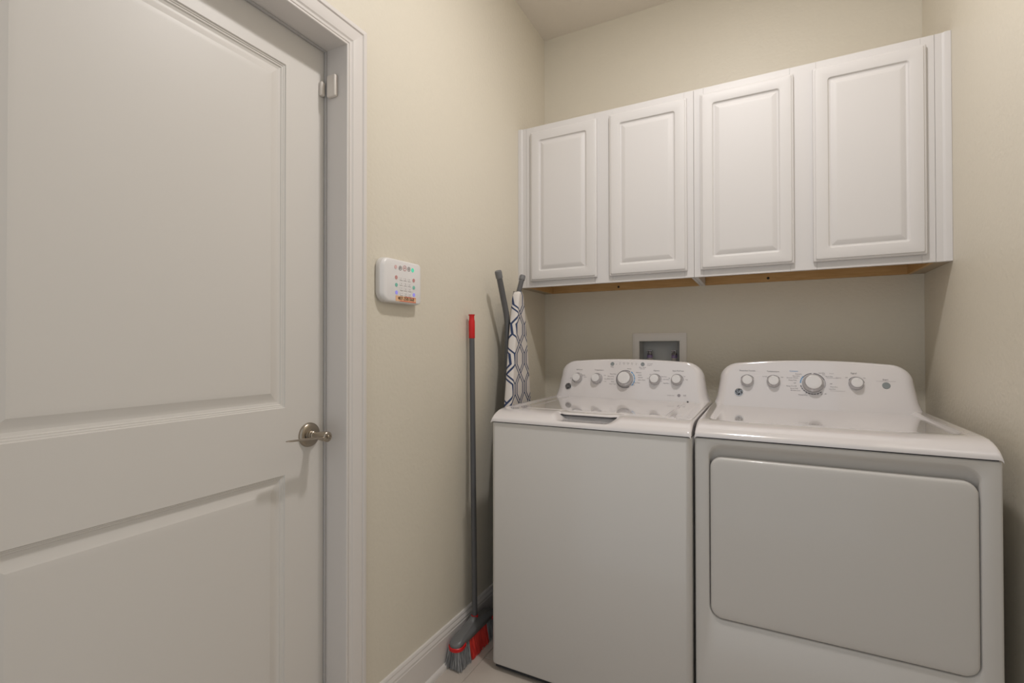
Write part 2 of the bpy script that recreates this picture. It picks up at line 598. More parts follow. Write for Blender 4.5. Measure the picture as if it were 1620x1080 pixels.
def knob(parent, x, z, r, h, name='knob', mark=True, tick=0.0):
    k = empty(name, (0, 0, 0))
    b = MB()
    b.lathe([(r * 1.02, 0.0), (r * 1.02, 0.002), (r, 0.004), (r * 0.985, h * 0.35), (r * 0.93, h * 0.50), (r * 0.80, h * 0.60), (r * 0.765, h * 0.68), (r * 0.755, h * 0.92), (r * 0.73, h * 0.985), (r * 0.69, h), (r * 0.4, h * 0.993), (0.0001, h * 0.99)], 44)
    b.mi = 1
    mtx = on_face(x, z)
    ko = b.build(name, [M['knob'], M['knobmetal']], parent, angle=45)
    ko.matrix_local = mtx
    me = ko.data
    for p in me.polygons:
        c = p.center
        rad = math.hypot(c.x, c.y)
        p.material_index = 1 if rad > r * 0.74 and c.z > h * 0.10 and c.z < h * 0.95 else 0
    bpy.data.objects.remove(k)
    # pointer rib on the cap
    p2 = MB().box(-0.0012, 0.0012, r * 0.50, r * 0.74, h - 0.001, h + 0.0012, bev=0.0004, seg=1)
    for v in p2.bm.verts:
        v.co = Matrix.Rotation(tick, 4, 'Z') @ v.co
    p2.build('pointer', M['knob'], ko)
    return ko


def arc(b, x, z, r0, r1, a0, a1, n=24, lift=0.0006, dash=0):
    """printed ring segment on the panel, degrees clockwise from the top"""
    m = on_face(x, z, lift)
    steps = n
    for i in range(steps):
        if dash and i % dash == dash - 1:
            continue
        p = []
        for rr_, t in ((r0, i), (r1, i), (r1, i + 1), (r0, i + 1)):
            a = math.radians(90 - (a0 + (a1 - a0) * t / steps))
            p.append(b.bm.verts.new(m @ Vector((rr_ * math.cos(a), rr_ * math.sin(a), 0))))
        f = b.bm.faces.new(p)
        f.material_index = b.mi


def badge(parent, x, z):
    b = MB()
    b.lathe([(0.0165, 0), (0.0165, 0.0015), (0.0155, 0.003), (0.0140, 0.0032), (0.0136, 0.0026)], 40)
    o = b.build('badge', M['chrome'], parent, angle=40)
    o.matrix_local = on_face(x, z)
    b = MB()
    b.lathe([(0.0134, 0.0026), (0.0134, 0.0029)], 40)
    b.build('badge_field', M['black'], o)
    b = MB()
    # script monogram inside a ring with four swirls
    text_mesh(b, 'GE', 0.0135, Matrix.Translation((0, 0, 0.0034)), ext=0.0003, xs=0.9)
    for q in range(4):
        for i in range(8):
            a0 = math.radians(90 * q + 8 + i * 8)
            a1 = a0 + math.radians(8)
            r_a = 0.0122 - 0.0004 * i
            r_b = 0.0122 - 0.0004 * (i + 1)
            vs = [b.bm.verts.new((rr_ * math.cos(a), rr_ * math.sin(a), 0.0034)) for rr_, a in ((r_a - 0.0008, a0), (r_a + 0.0004, a0), (r_b + 0.0004, a1), (r_b - 0.0008, a1))]
            b.bm.faces.new(vs)
    b.build('monogram', M['chrome'], o, smooth=False)
    return o


def heightfield(name, zf, parent, m, nx=96, extra_y=()):
    ys = sorted(set([-0.003, -0.0028, -0.0018, -0.0005, 0.002, 0.005, 0.009, 0.014, 0.021, 0.028, 0.036, 0.045, 0.054, 0.064, 0.075, 0.088, 0.10, 0.105, 0.109, 0.112, 0.116, 0.122, 0.13, 0.145, 0.16, 0.18] + [0.2 + 0.03 * i for i in range(16)] + [0.675, 0.683, 0.688] + list(extra_y)))
    xs = [0, 0.0004, 0.0015, 0.0035, 0.006, 0.009, 0.013, 0.018, 0.024, 0.031, 0.037, 0.044, 0.05, 0.058, 0.066, 0.074, 0.082, 0.0872, 0.0884, 0.0896, 0.096]
    xs = sorted(set(xs + [WID - x for x in xs] + [0.104 + (WID - 0.208) * i / nx for i in range(nx + 1)]))
    b = MB()
    top = [[(x, y, zf(x, y)) for x in xs] for y in ys]
    zb = 0.8945
    rows = [[(x, ys[0], zb) for x in xs]] + top + [[(x, ys[-1], zb) for x in xs]]
    b.loft(rows, closed=False)
    for xi in (0, -1):
        b.loft([[(xs[xi], y, zf(xs[xi], y)) for y in ys], [(xs[xi], y, zb) for y in ys]], closed=False)
    b.loft([[(x, ys[0], zb) for x in xs], [(x, ys[-1], zb) for x in xs]], closed=False)
    bmesh.ops.remove_doubles(b.bm, verts=b.bm.verts, dist=0.00005)
    return b.build(name, m, parent, angle=40)


def edge_round(x, y):
    """how far the top falls at its side and back edges"""
    d = min(x, WID - x)
    f = 0.0
    r = 0.009
    if d < r:
        f = r - math.sqrt(max(0, r * r - (r - d) ** 2))
    d = 0.688 - y
    if d < 0.012:
        f = max(f, 0.012 - math.sqrt(max(0, 0.012 ** 2 - (0.012 - d) ** 2)))
    return f


# ---- washing machine
W = tag(empty('washing_machine', (-0.876, 1.525, 0)), 'white top-loading washing machine beside the broom with five knobs', 'washing machine')
b = MB()
def hr(x0, x1, y0, y1, r, z):
    return [(p[0], p[1], z) for p in rr(x0, x1, y0, y1, r, 6)]
b.loft([hr(0.004, WID - 0.004, 0.004, 0.66, 0.014, 0.022), hr(0.001, WID - 0.001, 0.001, 0.66, 0.016, 0.025), hr(0, WID, 0, 0.66, 0.017, 0.03), hr(0, WID, 0, 0.66, 0.017, 0.888), hr(0.002, WID - 0.002, 0.002, 0.66, 0.016, 0.891)], True, True)
b.build('body', M['enamel'], W)
b = MB()
b.box(0.006, WID - 0.006, 0.006, 0.65, 0.890, 0.896)
b.build('seam_gap_slab', M['gap'], W)  # dark slab filling the seam between body and top cover
for fx in (0.05, WID - 0.05):
    for fy in (0.05, 0.60):
        MB().lathe([(0.012, 0.012), (0.012, 0.024)], 12, Matrix.Translation((fx, fy, 0))).lathe([(0.022, 0), (0.022, 0.007), (0.015, 0.013)], 16, Matrix.Translation((fx, fy, 0))).build('levelling_foot', M['dark'], W)
b = MB()
b.box(0.012, WID - 0.012, 0.012, 0.64, 0.008, 0.024)
b.build('base_pan', M['dark'], W)

LX0, LX1, LY_0, LY_1 = 0.0885, 0.598, 0.1085, 0.572


def zwash(x, y):
    z = front_curve(y)
    # shallow valleys beside the lid
    for c in (0.043, WID - 0.043):
        z -= 0.0050 * math.exp(-((x - c) / 0.021) ** 2) * smooth(0.05, 0.14, y) * (1 - 0.75 * smooth(0.56, 0.62, y))
    # pocket handle
    n = 1 - smooth(0.070, 0.122, abs(x - 0.342))
    if y < 0.16:
        zn = min(z, 0.9110 + 0.0105 * smooth(0.0755, 0.0805, y))
        z = z - n * (z - zn) * (smooth(-0.003, 0.012, y))
    # lid well
    ins = min(x - LX0, LX1 - x, y - LY_0 + 0.001, LY_1 - y)
    if ins > -0.0001:
        z = min(z, 0.9225)
        if n > 0 and y < 0.16:
            z = min(z, 0.9225)
    return z - edge_round(x, y)


heightfield('top_cover', zwash, W, M['gloss'], 100, [0.1078, 0.1086, 0.571, 0.573, 0.0755, 0.078, 0.0805])
b = MB()
lid = b
rings = []
for ins, z in ((0.0035, 0.9240), (0.0014, 0.9245), (0.0012, 0.9330), (0.0022, 0.9352), (0.0045, 0.9360), (0.012, 0.9362), (0.06, 0.9364), (0.14, 0.9368)):
    rings.append([(p[0], p[1], z) for p in rr(LX0 + ins, LX1 - ins, LY_0 + ins, LY_1 - ins, max(0.006, 0.004 + ins * 0.1), 4)])
b.loft(rings, True, True)
lo = b.build('lid', M['gloss'], W, angle=50)
# front apron of the lid over the pocket handle, rounded nose
b = MB()
xa, xb = 0.232, 0.452
rings = []
for i in range(17):
    t = i / 16
    x = xa + (xb - xa) * t
    e = min(1, max(0, min(t, 1 - t) / 0.14))
    prof = [(0.112, 0.9361), (0.092, 0.9354), (0.076, 0.9343 - 0.0002), (0.066, 0.9325), (0.0615, 0.9295), (0.0620, 0.9265), (0.070, 0.9255), (0.112, 0.9250)]
    ring = []
    for y, z in prof:
        yy = 0.112 - (0.112 - y) * (0.55 + 0.45 * e)
        ring.append((x, yy, z if e > 0 else z - 0.0015))
    rings.append(ring)
b.loft(rings, True, True)
b.build('lid_front_lip', M['gloss'], lo, angle=50)
b = MB()
b.box(0.240, 0.444, 0.0690, 0.110, 0.9222, 0.9262)  # dark-coloured box painting in the shade under the lid lip
b.build('handle_shadow_gap', M['gap'], W)
for hx in (LX1 + 0.004,):
    MB().lathe([(0.0035, 0.930), (0.0035, 0.9385), (0.003, 0.939)], 14, Matrix.Translation((hx, 0.5715, 0))).build('hinge_pin', M['dark'], W)

console(W, 0.0095)
KZ = 1.0195
kn = 'knob'
for kx, kz, tk in ((0.1158, 1.0179, -0.9), (0.2066, 1.0180, -0.3), (0.4653, 1.0215, -1.9), (0.5556, 1.0225, 0.3)):
    knob(W, kx, kz, 0.0235, 0.024, tick=tk)
knob(W, 0.337, 1.0205, 0.035, 0.030, 'cycle_knob', tick=2.8)
badge(W, 0.0758, 0.9804)
for bx, bz in ((0.2747, 1.0858), (0.4094, 1.0862)):
    b = MB()
    b.lathe([(0.0085, 0), (0.0085, 0.0012), (0.0078, 0.0018), (0.006, 0.0016), (0.0055, 0.001), (0.0001, 0.001)], 28)
    o = b.build('button', M['button'], W)
    o.matrix_local = on_face(bx, bz)
b = MB()
T = lambda s, x, z, size, al='CENTER', xs=1.0: text_mesh(b, s, size, on_face(x, z, 0.0006), al, 0, xs)
T('Soil Level', 0.1215, 1.0575, 0.0078)
T('Temperature', 0.2150, 1.0575, 0.0078)
T('Options', 0.4700, 1.0600, 0.0078)
T('Stain PreTreat', 0.5590, 1.0605, 0.0078)
for s, x, z in (('Delicates', 0.392, 1.0500), ('Colors', 0.400, 1.0395), ('Normal', 0.402, 1.0290), ('Quick Wash', 0.402, 1.0185)):
    T(s, x - 0.009, z, 0.0062, 'LEFT')
for s, x, z in (('Deep Clean', 0.300, 1.0415), ('Heavy Duty', 0.290, 1.0305), ('Bulky Items', 0.289, 1.0195), ('Rinse', 0.292, 1.0075), ('Drain + Spin', 0.302, 0.9975)):
    T(s, x - 0.004, z, 0.0060, 'RIGHT')
T('Whites', 0.352, 1.0655, 0.0062)
T('Active Wear', 0.372, 1.0060, 0.0060, 'LEFT')
T('Speed Wash', 0.350, 0.9960, 0.0060, 'LEFT')
T('Delay', 0.2747, 1.0725, 0.0062)
T('Start / Pause', 0.4094, 1.0725, 0.0060)
T('hold 3 sec', 0.4094, 1.0665, 0.0050)
T('Off', 0.0865, 1.0175, 0.0055, 'RIGHT')
T('Heavy', 0.139, 1.0330, 0.0055, 'LEFT')
T('Extra', 0.148, 1.0245, 0.0055, 'LEFT')
for s, x, z in (('Hot', 0.2400, 1.0340), ('Warm', 0.2430, 1.0180), ('Cool', 0.2410, 1.0080)):
    T(s, x, z, 0.0055, 'LEFT')
T('Extra Rinse', 0.4905, 1.0350, 0.0052, 'LEFT')
T('Fabric Softener', 0.5000, 1.0240, 0.0050, 'LEFT', 0.8)
T('Warm Rinse', 0.5000, 1.0080, 0.0055, 'LEFT', 0.9)
T('Off', 0.4380, 1.0260, 0.0052, 'RIGHT')
T('On', 0.4480, 1.0430, 0.0052, 'RIGHT')
T('Off', 0.5270, 1.0290, 0.0052, 'RIGHT')
T('Low', 0.5800, 1.0380, 0.0052, 'LEFT')
T('High', 0.5900, 1.0250, 0.0052, 'LEFT')
T('Fill', 0.2965 + 0.012, 1.0905, 0.0052)
for s, x in (('Wash', 0.3270), ('Rinse', 0.3450), ('Spin', 0.3630), ('Lid', 0.3810)):
    T(s, x, 1.0905, 0.0052)
for x in (0.2930, 0.3085, 0.3270, 0.3450, 0.3630, 0.3810):
    arc(b, x, 1.0845, 0, 0.0014, 0, 360, 8)
T('Lid Locked', 0.4290, 1.0890, 0.0052, 'LEFT')
T('Deep Fill', 0.4290, 1.0825, 0.0052, 'LEFT')
for kx, kz, a0, a1 in ((0.1158, 1.0179, -120, 20), (0.2066, 1.018, -100, 35), (0.4653, 1.0215, -70, 60), (0.5556, 1.0225, -50, 65)):
    arc(b, kx, kz, 0.0245, 0.0262, a0, a1)
arc(b, 0.4653, 1.0215, 0.0262, 0.0285, 100, 106, 2)
arc(b, 0.337, 1.0205, 0.0375, 0.0402, -130, 30, 32)
arc(b, 0.337, 1.0205, 0.0375, 0.0402, 150, 230, 16)
tag(b.build('panel_print', M['inkd'], W, smooth=False), kind='stuff')
b = MB()
for kx, kz, a0, a1 in ((0.1158, 1.0179, 30, 70), (0.2066, 1.018, 40, 140), (0.4653, 1.0215, 60, 95), (0.5556, 1.0225, 65, 95)):
    arc(b, kx, kz, 0.0255, 0.0275, a0, a1)
T = lambda s, x, z, size, al='CENTER', xs=1.0: text_mesh(b, s, size, on_face(x, z, 0.0006), al, 0, xs)
T('Stainless Steel', 0.548, 0.9590, 0.0052, 'RIGHT')
arc(b, 0.5660, 0.9600, 0, 0.0065, 0, 360, 16)
T('HE', 0.5890, 0.9600, 0.0100)
tag(b.build('panel_print', M['inkl'], W, smooth=False), kind='stuff')
b = MB()
arc(b, 0.337, 1.0205, 0.0395, 0.0432, 36, 136, 30, dash=6)
b.build('cycle_arc', M['inkb'], W, smooth=False)
b = MB()
text_mesh(b, 'deep clean', 0.0085, Matrix.Translation((0.128, 0.520, 0.93765)), 'LEFT')
b.build('lid_print', M['inkl'], lo, smooth=False)

# ---- dryer
D = tag(empty('clothes_dryer', (-0.183, 1.5455, 0)), 'white front-loading dryer with a large rectangular door beside the wall', 'dryer')
b = MB()


def rf(x0, x1, z0, z1, r, y, n=8):
    return [(p[0], y, p[1]) for p in rr(x0, x1, z0, z1, r, n)]


RX0, RX1, RZ0, RZ1 = 0.0370, 0.6480, 0.3615, 0.8765
b.loft([rf(0, WID, 0.022, 0.891, 0.004, 0.66), rf(0, WID, 0.022, 0.891, 0.004, 0.008), rf(0.0008, WID - 0.0008, 0.0228, 0.8902, 0.004, 0.004), rf(0.003, WID - 0.003, 0.025, 0.888, 0.004, 0.001), rf(0.006, WID - 0.006, 0.028, 0.885, 0.004, 0),
        rf(RX0, RX1, RZ0, RZ1, 0.038, 0), rf(RX0 + 0.0012, RX1 - 0.0012, RZ0 + 0.001, RZ1 - 0.0014, 0.037, 0.0007), rf(RX0 + 0.003, RX1 - 0.003, RZ0 + 0.0022, RZ1 - 0.0045, 0.036, 0.003),
        rf(RX0 + 0.0042, RX1 - 0.0042, RZ0 + 0.003, RZ1 - 0.010, 0.035, 0.009), rf(RX0 + 0.0050, RX1 - 0.0050, RZ0 + 0.0035, RZ1 - 0.020, 0.034, 0.017), rf(RX0 + 0.0055, RX1 - 0.0055, RZ0 + 0.004, RZ1 - 0.034, 0.033, 0.023), rf(RX0 + 0.006, RX1 - 0.006, RZ0 + 0.0045, RZ1 - 0.046, 0.032, 0.028)], True, True)
b.build('body', M['enamel'], D, angle=40)
b = MB()
b.box(0.006, WID - 0.006, 0.006, 0.65, 0.889, 0.896)
b.build('seam_gap_slab', M['gap'], D)  # same dark slab in the dryer's body and cover seam
b = MB()
b.box(0.012, WID - 0.012, 0.012, 0.64, 0.008, 0.024)
b.build('base_pan', M['dark'], D)
for fx in (0.05, WID - 0.05):
    for fy in (0.05, 0.60):
        MB().lathe([(0.022, 0), (0.022, 0.007), (0.015, 0.013)], 16, Matrix.Translation((fx, fy, 0))).build('levelling_foot', M['dark'], D)
DX0, DX1, DZ0_, DZ1_ = 0.0430, 0.6425, 0.3665, 0.8375
b = MB()
rings = [rf(DX0 + 0.002, DX1 - 0.002, DZ0_ + 0.002, DZ1_ - 0.002, 0.030, 0.0265)]
for ins, y in ((0.0, 0.020), (0.0, 0.004), (0.0006, 0.0015), (0.002, -0.0012), (0.0045, -0.0028), (0.0085, -0.0036), (0.02, -0.0041), (0.08, -0.0046)):
    rings.append(rf(DX0 + ins, DX1 - ins, DZ0_ + ins, DZ1_ - ins, max(0.032 - ins * 0.5, 0.006), y))
b.loft(rings, True, True)
b.build('dryer_door', M['enamel'], D, angle=45)


def zdry(x, y):
    z = front_curve(y)
    ins = min(x - 0.030, WID - 0.034 - x)
    m = smooth(0, 0.016, ins) * smooth(0.085, 0.15, y) * (1 - smooth(0.60, 0.63, y))
    return z - 0.0085 * m - edge_round(x, y)


heightfield('top_cover', zdry, D, M['gloss'])
console(D, 0.0115)
for kx, kz, tk in ((0.1285, 1.0260, 0), (0.2202, 1.0265, 0.5), (0.4861, 1.0270, -0.4)):
    knob(D, kx, kz, 0.0235, 0.024, tick=tk)
knob(D, 0.3517, 1.0235, 0.035, 0.030, 'cycle_knob', tick=-2.9)
badge(D, 0.0983, 0.9815)
b = MB()
b.lathe([(0.0120, 0), (0.0120, 0.001), (0.0112, 0.0018), (0.0001, 0.0016)], 32)
o = b.build('button', M['button'], D)
o.matrix_local = on_face(0.5745, 1.0235)
b = MB()
T = lambda s, x, z, size, al='CENTER', xs=1.0: text_mesh(b, s, size, on_face(x, z, 0.0006), al, 0, xs)
T('Extended Tumble', 0.1286, 1.0665, 0.0080)
T('Temperature', 0.2190, 1.0655, 0.0080)
T('Signal', 0.4800, 1.0645, 0.0085)
T('Start', 0.5730, 1.0440, 0.0085)
for s, x, z in (('Delicates', 0.316, 1.0575), ('Easy Care', 0.309, 1.0500), ('Normal / Mixed', 0.303, 1.0425), ('Heavy Duty', 0.299, 1.0340), ('Off', 0.296, 1.0230), ('Damp Dry Off', 0.298, 1.0115), ('Quick Fluff', 0.302, 1.0030), ('Wrinkle Care', 0.310, 0.9955)):
    T(s, x, z, 0.0058, 'RIGHT')
for s, x, z in (('Less Dry', 0.371, 1.0630), ('Dry', 0.383, 1.0570), ('More Dry', 0.392, 1.0505), ('Off', 0.405, 1.0240), ('More Dry', 0.406, 1.0130), ('Less Dry', 0.402, 1.0050)):
    T(s, x, z, 0.0056, 'LEFT')
T('Timed Dry', 0.318, 0.9800, 0.0068)
for i, s in enumerate(('10', '20', '30', '40', '60', '80')):
    T(s, 0.3280 + 0.0125 * i, 0.9835 + 0.0012 * abs(i - 2.5), 0.0055)
arc(b, 0.5730, 1.0375, 0.0, 0.0003, 0, 360, 6)
for s, x, z in (('Air Fluff', 0.190, 1.0450), ('High', 0.250, 1.0440)):
    T(s, x, z, 0.0050)
T('Off', 0.457, 1.0480, 0.0055)
T('On', 0.512, 1.0480, 0.0055)
for kx, kz, a0, a1 in ((0.1285, 1.026, -65, 65), (0.2202, 1.0265, -60, 60), (0.4861, 1.027, -60, 80)):
    arc(b, kx, kz, 0.0245, 0.0262, a0, a1)
arc(b, 0.3517, 1.0235, 0.0378, 0.0404, -55, -6, 12)
arc(b, 0.3517, 1.0235, 0.0378, 0.0404, 4, 70, 16)
arc(b, 0.3517, 1.0235, 0.0392, 0.0425, 140, 262, 36, dash=4)
tag(b.build('panel_print', M['inkd'], D, smooth=False), kind='stuff')
b = MB()
T = lambda s, x, z, size, al='CENTER', xs=1.0: text_mesh(b, s, size, on_face(x, z, 0.0006), al, 0, xs)
for s, x, z in (('Sensor', 0.405, 1.0620), ('Dryness', 0.425, 1.0470)):
    T(s, x, z, 0.0050, 'LEFT')
for x0, x1, z in ((0.395, 0.432, 1.0445), (0.404, 0.452, 0.9985), (0.545, 0.602, 1.0380)):
    m = on_face(0, z, 0.0006)
    b.bm.faces.new([b.bm.verts.new(m @ Vector(p)) for p in ((x0, 0, 0), (x1, 0, 0), (x1, 0.0007, 0), (x0, 0.0007, 0))])
arc(b, 0.3517, 1.0235, 0.0385, 0.0405, 72, 112, 12)
tag(b.build('panel_print', M['inkl'], D, smooth=False), kind='stuff')
b = MB()
text_mesh(b, 'Cottons', 0.0085, on_face(0.2900, 1.0680, 0.0006))
arc(b, 0.3517, 1.0235, 0.0385, 0.0425, 272, 312, 16, dash=4)
tag(b.build('cycle_arc', M['inkb'], D, smooth=False), kind='stuff')

# ------------------------------------------------------------------ wall cabinets
CZ0, CZ1 = 1.446, 2.209
YC = 2.084


def cab_door(parent, x0, x1, z0, z1):
    b = MB()
    n = 4
    def ring(ins, y, r):
        return [(p[0], y, p[1]) for p in rr(x0 + ins, x1 - ins, z0 + ins, z1 - ins, r, n)]
    rings = [ring(0.0005, 0.0, 0.001), ring(0.0, -0.003, 0.002), ring(0.0, -0.0105, 0.003), ring(0.0012, -0.0130, 0.004), ring(0.0028, -0.0142, 0.005), ring(0.0062, -0.0150, 0.005), ring(0.0072, -0.0168, 0.005), ring(0.0088, -0.0186, 0.005), ring(0.0105, -0.019, 0.005)]
    g = 0.0445
    for o, y, r in ((0.0, -0.019, 0.0105), (0.0012, -0.0186, 0.0098), (0.0028, -0.0165, 0.0085), (0.005, -0.0135, 0.007), (0.0075, -0.0122, 0.0055), (0.0105, -0.0120, 0.003), (0.0115, -0.0126, 0.002), (0.0255, -0.0178, 0.001), (0.0275, -0.0182, 0.001), (0.0330, -0.0182, 0.001)):
        rings.append(ring(g + o, y, max(r, 0.0008)))
    b.loft(rings, True, True)
    return b.build('cabinet_door', M['cab'], parent, angle=24)


def cabinet(x0, x1, doors, label, screws):
    cw = x1 - x0
    c = tag(empty('wall_cabinet', (x0, YC, CZ0)), label, 'cabinet', 'white wall cabinets above the washer and dryer')
    H = CZ1 - CZ0
    dep = YB - YC - 0.001
    # side panels, top, recessed bottom, back
    for xa, xb in ((0.0, 0.0127), (cw - 0.0127, cw)):
        MB().box(xa + 0.0002, xb - 0.0002, 0.019, dep, 0.0, H).build('side_panel', M['cab'] if (xa > 0.1) == (x0 < -0.9) else M['wood'], c, smooth=False)
    MB().box(0.0127, cw - 0.0127, 0.019, dep, H - 0.0127, H).build('top_panel', M['cab'], c, smooth=False)
    MB().box(0.0127, cw - 0.0127, 0.019, dep, 0.046, 0.0587).build('bottom_panel', M['wood'], c, smooth=False)
    MB().box(0.0127, cw - 0.0127, dep - 0.0155, dep, 0.0, 0.046).build('hanging_rail', M['wood'], c, smooth=False)
    # face frame: stiles and rails
    t = 0.0
    stiles = [(0.0, doors[0][0] - x0 + 0.012), (doors[0][1] - x0 - 0.012, doors[1][0] - x0 + 0.012), (doors[1][1] - x0 - 0.012, cw)]
    for a, bb in stiles:
        MB().box(a + 0.0003, bb - 0.0003, 0.0, 0.019, 0.0, H, bev=0.0004, seg=1).build('frame_stile', M['cab'], c)
    for (a, bb), (a2, b2) in zip(stiles[:-1], stiles[1:]):
        MB().box(bb + 0.0001, a2 - 0.0001, 0.0002, 0.019, 0.0, 0.038).build('frame_rail', M['cab'], c, smooth=False)
        MB().box(bb + 0.0001, a2 - 0.0001, 0.0002, 0.019, H - 0.038, H).build('frame_rail', M['cab'], c, smooth=False)
    for d0, d1 in doors:
        o = cab_door(c, d0 - x0, d1 - x0, 1.472 - CZ0, 2.179 - CZ0)
        o.location.y = -0.0006
    for sx in screws:
        MB().lathe([(0.0055, 0), (0.0055, 0.001), (0.003, 0.0025)], 14, Matrix.Translation((sx - x0, dep - 0.0155, 0.0155)) @ Matrix.Rotation(math.radians(90), 4, 'X')).build('screw', M['screw'], c)
    return c


cabinet(-1.0006, -0.2453, ((-0.974, -0.650), (-0.593, -0.270)), 'white two-door wall cabinet above the washer, beside the keypad wall', (-0.6363,))
cabinet(-0.2447, 0.5165, ((-0.2195, 0.107), (0.167, 0.492)), 'white two-door wall cabinet above the dryer, beside the dryer-side wall', (0.0233,))
for x0, x1, lab, s in ((XL + 0.0006, -1.0012, 'narrow white filler strip between the washer-side cabinet and the keypad wall', 1), (0.5171, XR - 0.0006, 'narrow white filler strip between the dryer-side cabinet and the wall beside it', -1)):
    f = tag(empty('filler_strip', ((x0 + x1) / 2, YC, CZ0)), lab, 'filler strip')
    hw = (x1 - x0) / 2
    b = MB()
    H = CZ1 - CZ0
    # face with a fluted line like a scribe moulding
    prof = [(-hw, 0.019), (-hw, 0.0), (-0.002, 0.0), (0.0, -0.001), (0.004, -0.004), (0.009, -0.005), (hw, -0.005), (hw, 0.019)]
    if s > 0:
        prof = [(-a, y) for a, y in reversed(prof)]
    b.loft([[(a, y, 0.0) for a, y in prof], [(a, y, H) for a, y in prof]], True, True)
    b.build('face_strip', M['cab'], f, angle=20)
    MB().box(-hw, hw, 0.0192, YB - YC - 0.001, 0.0, 0.03).build('backing_block', M['ply'], f, smooth=False)

# ------------------------------------------------------------------ washer outlet box in the back wall
ob = tag(empty('washer_outlet_box', (-0.443, YB, 1.03)), 'recessed white plumbing outlet box in the wall behind the washer', 'outlet box')
b = MB()
z0, z1 = 0.0, 0.2
def fr(ins, y, r=0.003):
    return [(p[0], y, p[1]) for p in rr(-0.1265 + ins, 0.1265 - ins, -0.005 + ins, 0.1995 - ins, r, 3)]
def fi(ins, y, r=0.002):
    return [(p[0], y, p[1]) for p in rr(-0.094 + ins, 0.094 - ins, 0.016 + ins, 0.160 - ins, r, 3)]
b.loft([fr(0, -0.0003), fr(0, -0.005), fr(0.0015, -0.0065), fi(-0.002, -0.0065), fi(0, -0.005), fi(0.0004, 0.0)], False, False)
b.build('frame', M['boxwhite'], ob, angle=40)
b = MB()
b.loft([fi(0.0004, -0.004), fi(0.002, 0.085)], False, True)
b.build('recess_box', M['boxin'], ob, angle=40)
for vx, mm in ((-0.055, 0), (0.062, 1)):
    v = MB()
    v.lathe([(0.012, 0.018), (0.012, 0.070), (0.0125, 0.0705), (0.0125, 0.078)], 20, Matrix.Translation((vx, 0.05, 0.0)))
    vo = v.build('riser_pipe', M['pipe'], ob)
    MB().lathe([(0.0135, 0.078), (0.0135, 0.092)], 20, Matrix.Translation((vx, 0.05, 0.0))).build('primer_band', M['purple'], vo)
    MB().lathe([(0.0115, 0.092), (0.0125, 0.094), (0.0125, 0.100), (0.009, 0.102), (0.009, 0.108), (0.0055, 0.109), (0.0055, 0.114)], 8, Matrix.Translation((vx, 0.05, 0.0))).box(vx - 0.013, vx + 0.013, 0.040, 0.060, 0.110, 0.115, bev=0.0015).build('valve_handle', M['brass'], vo)
MB().tube([(0.066, 0.035, 0.085), (0.075, 0.03, 0.13), (0.080, 0.03, 0.158)], 0.0016, 8).build('cord', M['pipe'], ob)

# ------------------------------------------------------------------ keypad
kp = tag(empty('alarm_keypad', (XL, 1.2, 1.37)), 'white alarm keypad with coloured icons mounted on the wall beside the door', 'keypad')
# local frame: a = along +Y, b = up, depth towards +X
def kring(y0, y1, z0, z1, r, d, n=8, rr_=None):
    """rounded rectangle with a big radius on the door side and a small one on the far side"""
    out = []
    rb, rs = r, rr_ if rr_ else r
    for cy, cz, a0, q in ((y1 - rs, z0 + rs, -90, rs), (y1 - rs, z1 - rs, 0, rs), (y0 + rb, z1 - rb, 90, rb), (y0 + rb, z0 + rb, 180, rb)):
        for i in range(n + 1):
            a = math.radians(a0 + 90 * i / n)
            out.append((d, cy + q * math.cos(a), cz + q * math.sin(a)))
    return out
KY0, KY1, KZ0, KZ1 = -0.092, 0.098, -0.068, 0.070
b = MB()
b.loft([kring(KY0 + 0.004, KY1 - 0.004, KZ0 + 0.004, KZ1 - 0.004, 0.030, 0, rr_=0.014), kring(KY0, KY1, KZ0, KZ1, 0.032, 0.004, rr_=0.016), kring(KY0, KY1, KZ0, KZ1, 0.032, 0.013, rr_=0.016), kring(KY0 + 0.002, KY1 - 0.001, KZ0 + 0.001, KZ1 - 0.001, 0.031, 0.017, rr_=0.015)], True, True)
b.build('back_case', M['kside'], kp, angle=40)
b = MB()
b.loft([kring(KY0 + 0.004, KY1 - 0.001, KZ0 + 0.0015, KZ1 - 0.0015, 0.030, 0.0172, rr_=0.015), kring(KY0 + 0.006, KY1 - 0.0005, KZ0 + 0.001, KZ1 - 0.001, 0.029, 0.020, rr_=0.015), kring(KY0 + 0.010, KY1 - 0.001, KZ0 + 0.002, KZ1 - 0.002, 0.027, 0.0245, rr_=0.014), kring(KY0 + 0.014, KY1 - 0.003, KZ0 + 0.004, KZ1 - 0.004, 0.025, 0.0268, rr_=0.012), kring(KY0 + 0.020, KY1 - 0.006, KZ0 + 0.007, KZ1 - 0.007, 0.022, 0.0278, rr_=0.010)], True, True)
b.build('front_cover', M['keypad'], kp, angle=40)
KM = Matrix(((0, 0, 1, 0.0281), (1, 0, 0, 0), (0, 1, 0, 0), (0, 0, 0, 1)))


def icon(name, m, y, z, r, sym='disc', m2=None):
    mt = KM @ Matrix.Translation((y, z, 0))
    b = MB()
    if sym == 'ring':
        rings = [[(q * math.cos(a), q * math.sin(a), 0.0004) for a in [2 * math.pi * i / 24 for i in range(24)]] for q in (r * 0.78, r)]
        b.loft(rings, mtx=mt)
        b.box(-r * 0.4, r * 0.4, -r * 0.15, r * 0.25, 0.0, 0.0004, mtx=mt)
    else:
        b.lathe([(r, 0), (r, 0.0006)], 24, mt)
    o = b.build(name, m, kp, smooth=False)
    return o


def kt(s):           # photo-measured Y and z to the keypad's frame
    return s


